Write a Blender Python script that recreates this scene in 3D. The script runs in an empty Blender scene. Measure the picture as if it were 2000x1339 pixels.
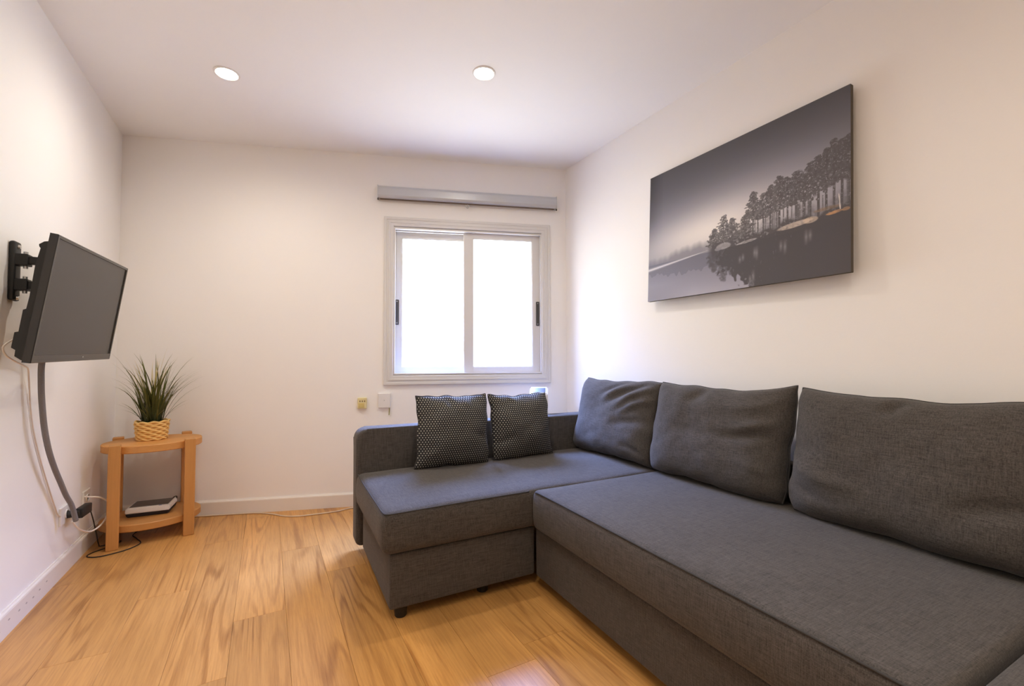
import bpy, bmesh, math, random
import numpy as np
from mathutils import Vector, Matrix, noise

SC = bpy.context.scene
COL = SC.collection
PI = math.pi

# ------------------------------------------------------------------ camera
cam_d = bpy.data.cameras.new('camera')
cam = bpy.data.objects.new('camera', cam_d)
COL.objects.link(cam)
CAM_H, YAW, PITCH, ROLL, F_PX = 1.03, 0.50398, 0.03484, -0.00384, 870.0
fw = Vector((math.sin(YAW)*math.cos(PITCH), math.cos(YAW)*math.cos(PITCH), math.sin(PITCH)))
rt = Vector((math.cos(YAW), -math.sin(YAW), 0))
up = rt.cross(fw)
c_, s_ = math.cos(ROLL), math.sin(ROLL)
rt2, up2 = rt*c_ + up*s_, up*c_ - rt*s_
cam.matrix_world = Matrix(((rt2.x, up2.x, -fw.x, 0), (rt2.y, up2.y, -fw.y, 0), (rt2.z, up2.z, -fw.z, CAM_H), (0, 0, 0, 1)))
cam_d.sensor_width = 36
cam_d.lens = 36*F_PX/2000
cam_d.clip_start = 0.02
SC.camera = cam

# ------------------------------------------------------------------ world, exposure
SKY, LAMP_W, PRINT_GAIN = 14.0, 23.5, 1.0
w = bpy.data.worlds.new('daylight')
SC.world = w
w.use_nodes = True
bg = w.node_tree.nodes['Background']
# sunlit pale ground and facades low down, blue sky above them
wt = w.node_tree
w_tc = wt.nodes.new('ShaderNodeTexCoord'); w_sp = wt.nodes.new('ShaderNodeSeparateXYZ')
wt.links.new(w_tc.outputs['Generated'], w_sp.inputs[0])
w_mr = wt.nodes.new('ShaderNodeMapRange'); w_mr.inputs['From Min'].default_value = 0.36; w_mr.inputs['From Max'].default_value = 0.78
wt.links.new(w_sp.outputs['Z'], w_mr.inputs['Value'])
w_mx = wt.nodes.new('ShaderNodeMix'); w_mx.data_type = 'RGBA'
w_mx.inputs[6].default_value = (0.40, 0.395, 0.38, 1); w_mx.inputs[7].default_value = (1.5, 2.3, 5.6, 1)
wt.links.new(w_mr.outputs[0], w_mx.inputs[0]); wt.links.new(w_mx.outputs[2], bg.inputs[0])
bg.inputs[1].default_value = SKY
vs = SC.view_settings
SC.display_settings.display_device = 'sRGB'
vs.view_transform = 'Standard'
vs.look = 'None'
vs.exposure = 0.82
vs.gamma = 1
vs.use_curve_mapping = False
SC.cycles.use_denoising = True
SC.cycles.max_bounces = 10
SC.cycles.diffuse_bounces = 7
SC.cycles.transparent_max_bounces = 12
SC.cycles.sample_clamp_indirect = 6
SC.cycles.caustics_reflective = False
SC.cycles.caustics_refractive = False

# back wall frame: local x along the wall, local y outwards, origin below the camera's foot point
BW_A = math.radians(-17.976)
BW_N = Vector((0.30862, 0.95118, 0))
BW_M = Matrix.Translation(BW_N*3.3207) @ Matrix.Rotation(BW_A, 4, 'Z')
# portal in the window opening so that daylight is sampled through it
pl = bpy.data.lights.new('window_portal', 'AREA')
pl.shape = 'RECTANGLE'; pl.size = 1.10; pl.size_y = 1.07
pl.cycles.is_portal = True
po = bpy.data.objects.new('window_portal', pl)
COL.objects.link(po)
po.matrix_world = BW_M @ Matrix.Translation((0.32, 0.13, 1.452)) @ Matrix.Rotation(-PI/2, 4, 'X')

# ------------------------------------------------------------------ helpers
def lin(r, g, b):
    f = lambda c: (c/255/12.92) if c/255 <= 0.04045 else ((c/255+0.055)/1.055)**2.4
    return (f(r), f(g), f(b), 1)

def link(name, me, mat=None, parent=None, smooth=False, angle=None):
    o = bpy.data.objects.new(name, me)
    COL.objects.link(o)
    if mat is not None and not me.materials: me.materials.append(mat)
    if parent is not None: o.parent = parent
    if smooth:
        for p in me.polygons: p.use_smooth = True
        if angle: me.set_sharp_from_angle(angle=math.radians(angle))
    return o

def bm_obj(name, bm, mat, parent=None, smooth=False, angle=None):
    bmesh.ops.recalc_face_normals(bm, faces=bm.faces)
    me = bpy.data.meshes.new(name)
    bm.to_mesh(me); bm.free()
    return link(name, me, mat, parent, smooth, angle)

def tag(o, label=None, cat=None, group=None, kind=None):
    if label: o['label'] = label
    if cat: o['category'] = cat
    if group: o['group'] = group
    if kind: o['kind'] = kind
    return o

def empty(name, M=None, loc=None, rz=0):
    o = bpy.data.objects.new(name, None)
    COL.objects.link(o)
    o.empty_display_size = 0.1
    if M is not None: o.matrix_world = M
    if loc is not None:
        o.location = loc; o.rotation_euler = (0, 0, rz)
    return o

def box(bm, x0, x1, y0, y1, z0, z1):
    v = [bm.verts.new((x, y, z)) for x in (x0, x1) for y in (y0, y1) for z in (z0, z1)]
    for f in ((0,1,3,2),(4,6,7,5),(0,4,5,1),(2,3,7,6),(0,2,6,4),(1,5,7,3)):
        bm.faces.new([v[i] for i in f])
    return bm

def bevbox(x0, x1, y0, y1, z0, z1, r=0.003, seg=2):
    bm = box(bmesh.new(), x0, x1, y0, y1, z0, z1)
    bmesh.ops.bevel(bm, geom=bm.edges[:], offset=r, segments=seg, profile=0.5, affect='EDGES')
    return bm

def tube_into(bm, pts, r, n=8, closed=False, rfun=None):
    pts = [Vector(p) for p in pts]
    rings = []
    prev = None
    m = len(pts)
    for i, p in enumerate(pts):
        a = pts[i-1] if (i > 0 or closed) else p
        b = pts[(i+1) % m] if (i < m-1 or closed) else p
        t = (b-a).normalized()
        if prev is None:
            ref = Vector((0, 0, 1)) if abs(t.z) < 0.9 else Vector((1, 0, 0))
            nx = t.cross(ref).normalized()
        else:
            nx = (prev - t*prev.dot(t)).normalized()
        prev = nx
        ny = t.cross(nx)
        rr = rfun(i/(m-1)) if rfun else r
        rings.append([bm.verts.new(p + (nx*math.cos(2*PI*k/n) + ny*math.sin(2*PI*k/n))*rr) for k in range(n)])
    for i in range(m if closed else m-1):
        A, B = rings[i], rings[(i+1) % m]
        for k in range(n):
            bm.faces.new((A[k], A[(k+1) % n], B[(k+1) % n], B[k]))
    if not closed:
        bm.faces.new(rings[0][::-1]); bm.faces.new(rings[-1])
    return bm

def spline(pts, per=8, closed=False):
    pts = [Vector(p) for p in pts]
    n = len(pts); out = []
    for i in range(n if closed else n-1):
        g = (lambda k: pts[k % n]) if closed else (lambda k: pts[min(max(k, 0), n-1)])
        p0, p1, p2, p3 = g(i-1), g(i), g(i+1), g(i+2)
        for k in range(per):
            t = k/per
            out.append(0.5*((2*p1)+(p2-p0)*t+(2*p0-5*p1+4*p2-p3)*t*t+(3*p1-p0-3*p2+p3)*t**3))
    if not closed: out.append(pts[-1])
    return out

def lathe(bm, prof, n=32, cx=0, cy=0):
    rings = []
    for r, z in prof:
        rings.append([bm.verts.new((cx+r*math.cos(2*PI*k/n), cy+r*math.sin(2*PI*k/n), z)) for k in range(n)])
    for A, B in zip(rings, rings[1:]):
        for k in range(n):
            bm.faces.new((A[k], A[(k+1) % n], B[(k+1) % n], B[k]))
    if prof[0][0] > 1e-5: bm.faces.new(rings[0][::-1])
    if prof[-1][0] > 1e-5: bm.faces.new(rings[-1])
    bmesh.ops.remove_doubles(bm, verts=bm.verts, dist=1e-6)
    return bm

def axis_coords(a, b, r, n):
    m = (a+b)/2
    c = [a, a+0.12*r, a+0.4*r, a+r]
    inner = [a+r + (b-a-2*r)*k/n for k in range(1, n)]
    return c + inner + [b-r, b-0.4*r, b-0.12*r, b]

def rbox(x0, x1, y0, y1, z0, z1, r=0.03, n=(8, 8, 3), fn=None):
    """rounded, finely divided cuboid; fn(x,y,z)->(x,y,z) reshapes it"""
    ax = [axis_coords(x0, x1, r, n[0]), axis_coords(y0, y1, r, n[1]), axis_coords(z0, z1, r, n[2])]
    lo, hi = (x0, y0, z0), (x1, y1, z1)
    bm = bmesh.new(); cache = {}
    def V(i, j, k):
        key = (i, j, k)
        if key not in cache:
            p = Vector((ax[0][i], ax[1][j], ax[2][k]))
            q = Vector([min(max(p[d], lo[d]+r), hi[d]-r) for d in range(3)])
            dd = p-q
            if dd.length > 1e-9: p = q + dd.normalized()*r
            if fn: p = Vector(fn(*p))
            cache[key] = bm.verts.new(p)
        return cache[key]
    N = [len(a)-1 for a in ax]
    for i in range(N[0]):
        for j in range(N[1]):
            for k in (0, N[2]):
                bm.faces.new((V(i,j,k), V(i+1,j,k), V(i+1,j+1,k), V(i,j+1,k)))
    for i in range(N[0]):
        for k in range(N[2]):
            for j in (0, N[1]):
                bm.faces.new((V(i,j,k), V(i+1,j,k), V(i+1,j,k+1), V(i,j,k+1)))
    for j in range(N[1]):
        for k in range(N[2]):
            for i in (0, N[0]):
                bm.faces.new((V(i,j,k), V(i,j+1,k), V(i,j+1,k+1), V(i,j,k+1)))
    return bm

def rect_frame(x0, x1, z0, z1, prof):
    """closed picture-frame style ring; prof = [(inset, y), ...] swept round the rectangle"""
    bm = bmesh.new(); rings = []
    for ins, y in prof:
        rings.append([bm.verts.new(p) for p in ((x0+ins, y, z0+ins), (x1-ins, y, z0+ins), (x1-ins, y, z1-ins), (x0+ins, y, z1-ins))])
    m = len(rings)
    for i in range(m):
        A, B = rings[i], rings[(i+1) % m]
        for k in range(4):
            bm.faces.new((A[k], A[(k+1) % 4], B[(k+1) % 4], B[k]))
    return bm

# ------------------------------------------------------------------ materials
def mat(name):
    m = bpy.data.materials.new(name); m.use_nodes = True
    nt = m.node_tree
    return m, nt, nt.nodes['Principled BSDF']

def N(nt, typ, **kw):
    n = nt.nodes.new(typ)
    for k, v in kw.items(): setattr(n, k, v)
    return n

def plain(name, col, rough=0.5, metal=0.0, spec=0.5, bump=0, bscale=200, var=0.04, vscale=6, sheen=0):
    m, nt, b = mat(name)
    b.inputs['Roughness'].default_value = rough
    b.inputs['Metallic'].default_value = metal
    b.inputs['Specular IOR Level'].default_value = spec
    if sheen: b.inputs['Sheen Weight'].default_value = sheen
    tc = N(nt, 'ShaderNodeTexCoord')
    ns = N(nt, 'ShaderNodeTexNoise'); ns.inputs['Scale'].default_value = vscale; ns.inputs['Detail'].default_value = 3
    nt.links.new(tc.outputs['Object'], ns.inputs['Vector'])
    mx = N(nt, 'ShaderNodeMix', data_type='RGBA')
    mx.inputs[6].default_value = tuple(c*(1-var) for c in col[:3])+(1,)
    mx.inputs[7].default_value = tuple(min(1, c*(1+var)) for c in col[:3])+(1,)
    nt.links.new(ns.outputs['Fac'], mx.inputs[0])
    nt.links.new(mx.outputs[2], b.inputs['Base Color'])
    if bump:
        n2 = N(nt, 'ShaderNodeTexNoise'); n2.inputs['Scale'].default_value = bscale; n2.inputs['Detail'].default_value = 4
        nt.links.new(tc.outputs['Object'], n2.inputs['Vector'])
        bp = N(nt, 'ShaderNodeBump'); bp.inputs['Strength'].default_value = bump; bp.inputs['Distance'].default_value = 0.002
        nt.links.new(n2.outputs['Fac'], bp.inputs['Height'])
        nt.links.new(bp.outputs['Normal'], b.inputs['Normal'])
    return m

M_WALL = plain('white_wall_paint', (0.885, 0.872, 0.85, 1), 0.75, bump=0.12, bscale=90, var=0.012, vscale=2.5)
M_CEIL = plain('white_ceiling_paint', (0.88, 0.875, 0.87, 1), 0.8, bump=0.06, bscale=80, var=0.01)
M_BASEB = plain('baseboard_paint', (0.80, 0.76, 0.70, 1), 0.45, var=0.02)
M_SCUFF = plain('scuffed_mark', lin(176, 170, 164), 0.7)
M_ALU = plain('white_lacquered_aluminium', (0.69, 0.68, 0.665, 1), 0.4, var=0.015)
M_DARK = plain('dark_gap', (0.03, 0.028, 0.026, 1), 0.8)
M_HANDLE = plain('handle_dark_grey', lin(70, 68, 66), 0.45)
M_STEEL = plain('screw_steel', (0.55, 0.55, 0.55, 1), 0.3, metal=0.9)
M_BLIND = plain('grey_anodised_aluminium', (0.52, 0.53, 0.54, 1), 0.34, metal=0.25, var=0.02)
M_BLACK = plain('black_plastic', (0.009, 0.009, 0.009, 1), 0.55)
M_BLACKM = plain('black_powder_coated_steel', (0.008, 0.008, 0.008, 1), 0.5, bump=0.1, bscale=600)
M_BEZEL = plain('tv_bezel_gloss', (0.024, 0.022, 0.021, 1), 0.25, spec=0.5)
M_WHITEP = plain('white_plastic', (0.78, 0.77, 0.75, 1), 0.35, var=0.01)
M_IVORY = plain('ivory_plastic', lin(222, 210, 160), 0.4)
M_GREYP = plain('grey_panel', lin(66, 66, 70), 0.35)
M_DKPANEL = plain('dark_panel', lin(66, 62, 60), 0.3)
M_NAVY = plain('dark_base_plastic', lin(38, 38, 46), 0.5)
M_SLEEVE = plain('grey_braided_sleeve', lin(128, 125, 126), 0.85, bump=0.8, bscale=500, var=0.2, vscale=300)
M_WCABLE = plain('white_cable', lin(232, 224, 214), 0.45)
M_ACABLE = plain('pale_aerial_cable', lin(228, 218, 208), 0.5)
M_BCABLE = plain('beige_cable', lin(214, 196, 172), 0.5)
M_GREENW = plain('green_yellow_wire', lin(128, 128, 50), 0.5)
M_PIP = plain('dark_piping', (0.040, 0.038, 0.037, 1), 0.9)
M_BLUEL = plain('blue_mark', lin(90, 120, 200), 0.5)

# TV screen: dark, slightly diffuse panel
M_SCREEN = plain('matt_tv_screen', (0.021, 0.018, 0.016, 1), 0.3, spec=0.42, var=0.0)

def fabric(name, col, amp=0.55):
    m, nt, b = mat(name)
    b.inputs['Roughness'].default_value = 0.92
    b.inputs['Specular IOR Level'].default_value = 0.25
    b.inputs['Sheen Weight'].default_value = 0.12
    b.inputs['Sheen Roughness'].default_value = 0.5
    tc = N(nt, 'ShaderNodeTexCoord')
    outs = []
    for i, sc in enumerate(((22, 340, 340), (340, 22, 340), (340, 340, 22))):
        mp = N(nt, 'ShaderNodeMapping'); mp.inputs['Scale'].default_value = sc
        mp.inputs['Location'].default_value = (i*3.1, i*1.7, i*0.9)
        nt.links.new(tc.outputs['Object'], mp.inputs['Vector'])
        ns = N(nt, 'ShaderNodeTexNoise'); ns.inputs['Scale'].default_value = 1; ns.inputs['Detail'].default_value = 2.5
        ns.inputs['Roughness'].default_value = 0.65
        nt.links.new(mp.outputs[0], ns.inputs['Vector']); outs.append(ns.outputs['Fac'])
    a1 = N(nt, 'ShaderNodeMath', operation='ADD'); nt.links.new(outs[0], a1.inputs[0]); nt.links.new(outs[1], a1.inputs[1])
    a2 = N(nt, 'ShaderNodeMath', operation='ADD'); nt.links.new(a1.outputs[0], a2.inputs[0]); nt.links.new(outs[2], a2.inputs[1])
    mr = N(nt, 'ShaderNodeMapRange'); mr.inputs['From Min'].default_value = 1.1; mr.inputs['From Max'].default_value = 1.9
    mr.inputs['To Min'].default_value = 1-amp; mr.inputs['To Max'].default_value = 1+amp
    nt.links.new(a2.outputs[0], mr.inputs['Value'])
    big = N(nt, 'ShaderNodeTexNoise'); big.inputs['Scale'].default_value = 3.2; big.inputs['Detail'].default_value = 4
    nt.links.new(tc.outputs['Object'], big.inputs['Vector'])
    mr2 = N(nt, 'ShaderNodeMapRange'); mr2.inputs['From Min'].default_value = 0.3; mr2.inputs['From Max'].default_value = 0.7
    mr2.inputs['To Min'].default_value = 0.92; mr2.inputs['To Max'].default_value = 1.08
    nt.links.new(big.outputs['Fac'], mr2.inputs['Value'])
    mu = N(nt, 'ShaderNodeMath', operation='MULTIPLY'); nt.links.new(mr.outputs[0], mu.inputs[0]); nt.links.new(mr2.outputs[0], mu.inputs[1])
    vm = N(nt, 'ShaderNodeVectorMath', operation='SCALE'); vm.inputs[0].default_value = col[:3]
    nt.links.new(mu.outputs[0], vm.inputs['Scale'])
    nt.links.new(vm.outputs[0], b.inputs['Base Color'])
    bp = N(nt, 'ShaderNodeBump'); bp.inputs['Strength'].default_value = 0.35; bp.inputs['Distance'].default_value = 0.0015
    nt.links.new(a2.outputs[0], bp.inputs['Height']); nt.links.new(bp.outputs['Normal'], b.inputs['Normal'])
    return m
M_FAB = fabric('dark_grey_woven_upholstery', (0.068, 0.0605, 0.055))

def dotted():
    m, nt, b = mat('black_dotted_weave')
    b.inputs['Roughness'].default_value = 0.85
    b.inputs['Specular IOR Level'].default_value = 0.3
    tc = N(nt, 'ShaderNodeTexCoord')
    sep = N(nt, 'ShaderNodeSeparateXYZ'); nt.links.new(tc.outputs['UV'], sep.inputs[0])
    pit = 0.0135
    dists = []
    for off in (0.0, 0.5):
        comps = []
        for ax, p in (('X', pit), ('Y', pit*1.7320508)):
            mm = N(nt, 'ShaderNodeMath', operation='MULTIPLY_ADD'); mm.inputs[1].default_value = 1/p; mm.inputs[2].default_value = off
            nt.links.new(sep.outputs[ax], mm.inputs[0])
            fr = N(nt, 'ShaderNodeMath', operation='FRACT'); nt.links.new(mm.outputs[0], fr.inputs[0])
            su = N(nt, 'ShaderNodeMath', operation='MULTIPLY_ADD'); su.inputs[1].default_value = p; su.inputs[2].default_value = -0.5*p
            nt.links.new(fr.outputs[0], su.inputs[0])
            sq = N(nt, 'ShaderNodeMath', operation='MULTIPLY'); nt.links.new(su.outputs[0], sq.inputs[0]); nt.links.new(su.outputs[0], sq.inputs[1])
            comps.append(sq)
        ad = N(nt, 'ShaderNodeMath', operation='ADD'); nt.links.new(comps[0].outputs[0], ad.inputs[0]); nt.links.new(comps[1].outputs[0], ad.inputs[1])
        sr = N(nt, 'ShaderNodeMath', operation='SQRT'); nt.links.new(ad.outputs[0], sr.inputs[0]); dists.append(sr)
    mn = N(nt, 'ShaderNodeMath', operation='MINIMUM'); nt.links.new(dists[0].outputs[0], mn.inputs[0]); nt.links.new(dists[1].outputs[0], mn.inputs[1])
    mr = N(nt, 'ShaderNodeMapRange'); mr.inputs['From Min'].default_value = 0.0020; mr.inputs['From Max'].default_value = 0.0034
    mr.inputs['To Min'].default_value = 1; mr.inputs['To Max'].default_value = 0
    nt.links.new(mn.outputs[0], mr.inputs['Value'])
    mx = N(nt, 'ShaderNodeMix', data_type='RGBA')
    mx.inputs[6].default_value = (0.030, 0.030, 0.031, 1); mx.inputs[7].default_value = (0.50, 0.48, 0.42, 1)
    nt.links.new(mr.outputs[0], mx.inputs[0]); nt.links.new(mx.outputs[2], b.inputs['Base Color'])
    bp = N(nt, 'ShaderNodeBump'); bp.inputs['Strength'].default_value = 0.5; bp.inputs['Distance'].default_value = 0.002
    nt.links.new(mr.outputs[0], bp.inputs['Height']); nt.links.new(bp.outputs['Normal'], b.inputs['Normal'])
    return m
M_DOT = dotted()

def wood(name, light, dark, along='Y', sx=7.0, sy=0.55, rings=9.0, rough=0.38, fine=1.0, rnd=True, ringamt=0.55, bump=0.15):
    m, nt, b = mat(name)
    b.inputs['Roughness'].default_value = rough
    b.inputs['Specular IOR Level'].default_value = 0.42
    tc = N(nt, 'ShaderNodeTexCoord'); oi = N(nt, 'ShaderNodeObjectInfo')
    vec = tc.outputs['Object']
    if rnd:
        mul = N(nt, 'ShaderNodeVectorMath', operation='SCALE'); mul.inputs[0].default_value = (37.0, 91.0, 53.0)
        nt.links.new(oi.outputs['Random'], mul.inputs['Scale'])
        add = N(nt, 'ShaderNodeVectorMath', operation='ADD'); nt.links.new(vec, add.inputs[0]); nt.links.new(mul.outputs[0], add.inputs[1])
        vec = add.outputs[0]
    def scaled(a, bb):
        s = {'X': (bb, a, a), 'Y': (a, bb, a), 'Z': (a, a, bb)}[along]
        mp = N(nt, 'ShaderNodeVectorMath', operation='MULTIPLY'); mp.inputs[1].default_value = s
        nt.links.new(vec, mp.inputs[0]); return mp.outputs[0]
    n1 = N(nt, 'ShaderNodeTexNoise'); n1.inputs['Scale'].default_value = 1; n1.inputs['Detail'].default_value = 1.2; n1.inputs['Roughness'].default_value = 0.35
    n1.inputs['Distortion'].default_value = 0.3
    nt.links.new(scaled(sx, sy), n1.inputs['Vector'])
    r1 = N(nt, 'ShaderNodeMath', operation='MULTIPLY'); r1.inputs[1].default_value = rings*2*PI
    nt.links.new(n1.outputs['Fac'], r1.inputs[0])
    n2 = N(nt, 'ShaderNodeTexNoise'); n2.inputs['Scale'].default_value = 1; n2.inputs['Detail'].default_value = 4
    nt.links.new(scaled(90, 4), n2.inputs['Vector'])
    r2 = N(nt, 'ShaderNodeMath', operation='MULTIPLY_ADD'); r2.inputs[1].default_value = 2.4
    nt.links.new(n2.outputs['Fac'], r2.inputs[0]); nt.links.new(r1.outputs[0], r2.inputs[2])
    sn = N(nt, 'ShaderNodeMath', operation='SINE'); nt.links.new(r2.outputs[0], sn.inputs[0])
    mr = N(nt, 'ShaderNodeMapRange'); mr.inputs['From Min'].default_value = 0.1; mr.inputs['From Max'].default_value = 1.0
    mr.inputs['To Max'].default_value = ringamt
    nt.links.new(sn.outputs[0], mr.inputs['Value'])
    n3 = N(nt, 'ShaderNodeTexNoise'); n3.inputs['Scale'].default_value = 1; n3.inputs['Detail'].default_value = 5; n3.inputs['Roughness'].default_value = 0.7
    nt.links.new(scaled(150, 5), n3.inputs['Vector'])
    f3 = N(nt, 'ShaderNodeMapRange'); f3.inputs['From Min'].default_value = 0.42; f3.inputs['From Max'].default_value = 0.72; f3.inputs['To Max'].default_value = 0.5*fine
    nt.links.new(n3.outputs['Fac'], f3.inputs['Value'])
    # rings show in patches only
    n4 = N(nt, 'ShaderNodeTexNoise'); n4.inputs['Scale'].default_value = 1; n4.inputs['Detail'].default_value = 2
    nt.links.new(scaled(5.0, 1.3), n4.inputs['Vector'])
    pm = N(nt, 'ShaderNodeMapRange'); pm.inputs['From Min'].default_value = 0.40; pm.inputs['From Max'].default_value = 0.60
    nt.links.new(n4.outputs['Fac'], pm.inputs['Value'])
    rr = N(nt, 'ShaderNodeMath', operation='MULTIPLY'); nt.links.new(mr.outputs[0], rr.inputs[0]); nt.links.new(pm.outputs[0], rr.inputs[1])
    tot = N(nt, 'ShaderNodeMath', operation='ADD', use_clamp=True); nt.links.new(rr.outputs[0], tot.inputs[0]); nt.links.new(f3.outputs[0], tot.inputs[1])
    mx = N(nt, 'ShaderNodeMix', data_type='RGBA'); mx.inputs[6].default_value = light; mx.inputs[7].default_value = dark
    nt.links.new(tot.outputs[0], mx.inputs[0])
    n5 = N(nt, 'ShaderNodeTexNoise'); n5.inputs['Scale'].default_value = 1; n5.inputs['Detail'].default_value = 2
    nt.links.new(scaled(4.5, 0.9), n5.inputs['Vector'])
    v5 = N(nt, 'ShaderNodeMapRange'); v5.inputs['From Min'].default_value = 0.3; v5.inputs['From Max'].default_value = 0.7
    v5.inputs['To Min'].default_value = 0.86; v5.inputs['To Max'].default_value = 1.12
    nt.links.new(n5.outputs['Fac'], v5.inputs['Value'])
    v6 = N(nt, 'ShaderNodeMapRange'); v6.inputs['To Min'].default_value = 0.92; v6.inputs['To Max'].default_value = 1.07
    nt.links.new(oi.outputs['Random'], v6.inputs['Value'])
    vv = N(nt, 'ShaderNodeMath', operation='MULTIPLY'); nt.links.new(v5.outputs[0], vv.inputs[0]); nt.links.new(v6.outputs[0], vv.inputs[1])
    vs_ = N(nt, 'ShaderNodeVectorMath', operation='SCALE'); nt.links.new(mx.outputs[2], vs_.inputs[0]); nt.links.new(vv.outputs[0], vs_.inputs['Scale'])
    nt.links.new(vs_.outputs[0], b.inputs['Base Color'])
    bp = N(nt, 'ShaderNodeBump'); bp.inputs['Strength'].default_value = bump; bp.inputs['Distance'].default_value = 0.0008
    nt.links.new(n3.outputs['Fac'], bp.inputs['Height']); nt.links.new(bp.outputs['Normal'], b.inputs['Normal'])
    return m
M_PLANK = wood('oak_laminate', (0.61, 0.315, 0.093, 1), (0.32, 0.133, 0.032, 1), rough=0.31, ringamt=0.66, rings=11)
M_TABLE_H = wood('oak_tabletop', (0.57, 0.275, 0.080, 1), (0.40, 0.175, 0.046, 1), along='X', rings=4, ringamt=0.2, fine=0.6, rough=0.5)
M_TABLE_V = wood('oak_leg', (0.57, 0.275, 0.080, 1), (0.40, 0.175, 0.046, 1), along='Z', rings=3, ringamt=0.2, fine=0.6, rough=0.5)

def emissive(name, col, strength):
    m, nt, b = mat(name)
    b.inputs['Base Color'].default_value = (0.9, 0.9, 0.9, 1)
    b.inputs['Emission Color'].default_value = col
    b.inputs['Emission Strength'].default_value = strength
    return m
M_LENS = emissive('lit_downlight_lens', (1.0, 0.93, 0.82, 1), 30)

def glass():
    m, nt, b = mat('window_glass')
    tr = N(nt, 'ShaderNodeBsdfTransparent'); tr.inputs[0].default_value = (0.95, 0.96, 0.96, 1)
    gl = N(nt, 'ShaderNodeBsdfGlossy'); gl.inputs['Roughness'].default_value = 0.02
    lw = N(nt, 'ShaderNodeLayerWeight'); lw.inputs['Blend'].default_value = 0.5
    pw = N(nt, 'ShaderNodeMath', operation='POWER'); pw.inputs[1].default_value = 5.0
    nt.links.new(lw.outputs['Facing'], pw.inputs[0])
    fr = N(nt, 'ShaderNodeMath', operation='MULTIPLY_ADD'); fr.inputs[1].default_value = 0.9; fr.inputs[2].default_value = 0.04
    nt.links.new(pw.outputs[0], fr.inputs[0])
    mx = N(nt, 'ShaderNodeMixShader')
    nt.links.new(fr.outputs[0], mx.inputs[0]); nt.links.new(tr.outputs[0], mx.inputs[1]); nt.links.new(gl.outputs[0], mx.inputs[2])
    nt.links.new(mx.outputs[0], nt.nodes['Material Output'].inputs['Surface'])
    return m
M_GLASS = glass()

def leafmat(name, c1, c2):
    m, nt, b = mat(name)
    b.inputs['Roughness'].default_value = 0.5
    uv = N(nt, 'ShaderNodeTexCoord'); sp = N(nt, 'ShaderNodeSeparateXYZ'); nt.links.new(uv.outputs['UV'], sp.inputs[0])
    mx = N(nt, 'ShaderNodeMix', data_type='RGBA'); mx.inputs[6].default_value = c1; mx.inputs[7].default_value = c2
    nt.links.new(sp.outputs['Y'], mx.inputs[0]); nt.links.new(mx.outputs[2], b.inputs['Base Color'])
    return m
M_LEAF = leafmat('green_grass_blade', lin(26, 44, 18), lin(104, 108, 42))
M_LEAFY = leafmat('straw_grass_blade', lin(96, 104, 40), lin(224, 204, 138))

# ------------------------------------------------------------------ room shell
XL, XR, ZC, YN = -0.85, 2.045, 2.513, -2.3
def by(x, d=0.0): return (3.3207+d-BW_N.x*x)/BW_N.y      # the end wall's y at x
def slab(z0, z1, ext):
    bm = bmesh.new()
    xa, xb = XL-0.15, XR+0.15
    pts = ((xa, YN-0.15), (xb, YN-0.15), (xb, by(xb, ext)), (xa, by(xa, ext)))
    A = [bm.verts.new((x, y, z0)) for x, y in pts]; B = [bm.verts.new((x, y, z1)) for x, y in pts]
    bm.faces.new(A[::-1]); bm.faces.new(B)
    for k in range(4): bm.faces.new((A[k], A[(k+1) % 4], B[(k+1) % 4], B[k]))
    return bm
bm = slab(-0.12, -0.010, 0.21)
floor = tag(bm_obj('floor', bm, M_DARK), 'warm oak laminate floor of long planks', 'floor', kind='structure')
PW, PLEN, GAP = 0.185, 1.285, 0.0003
stag = {-5: 0.55, -4: 2.81, -3: 2.1, -2: 2.485, -1: 1.75, 0: 2.097, 1: 2.72, 2: 2.36, 3: 1.93, 4: 2.62, 5: 1.42, 6: 2.25, 7: 1.7, 8: 2.5, 9: 2.0, 10: 1.3, 11: 2.2}
def plank_mesh(wd, ln, cut=None):
    bm = box(bmesh.new(), -wd/2+GAP, wd/2-GAP, -ln/2+GAP, ln/2-GAP, -0.010, 0)
    top = [e for e in bm.edges if all(abs(v.co.z) < 1e-6 for v in e.verts)]
    bmesh.ops.bevel(bm, geom=top, offset=0.0005, segments=1, affect='EDGES')
    if cut is not None:
        bmesh.ops.bisect_plane(bm, geom=bm.verts[:]+bm.edges[:]+bm.faces[:], plane_co=cut, plane_no=BW_N, clear_outer=True)
        bmesh.ops.holes_fill(bm, edges=[e_ for e_ in bm.edges if e_.is_boundary])
    me = bpy.data.meshes.new('plank'); bm.to_mesh(me); bm.free(); me.materials.append(M_PLANK); return me
full = plank_mesh(PW, PLEN)
for col in range(-6, 12):
    xa = 0.085 + PW*(col-1); xb = xa+PW
    x0, x1 = max(xa, XL), min(xb, XR)
    if x1-x0 < 0.01: continue
    j = stag.get(col, 1.9)
    y = j
    while y > YN: y -= PLEN
    lim = by(x0, -0.002)
    while y < lim-0.01:
        y0, y1 = max(y, YN), min(y+PLEN, lim)
        if y1-y0 > 0.02:
            if y1 > by(x1, -0.002): me = plank_mesh(x1-x0, y1-y0, Vector((x0-(x0+x1)/2, lim-(y0+y1)/2, 0)))
            elif abs((x1-x0)-PW) < 1e-6 and abs((y1-y0)-PLEN) < 1e-6: me = full
            else: me = plank_mesh(x1-x0, y1-y0)
            o = link('plank', me, None, floor); o.location = ((x0+x1)/2, (y0+y1)/2, 0)
        y += PLEN
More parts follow.
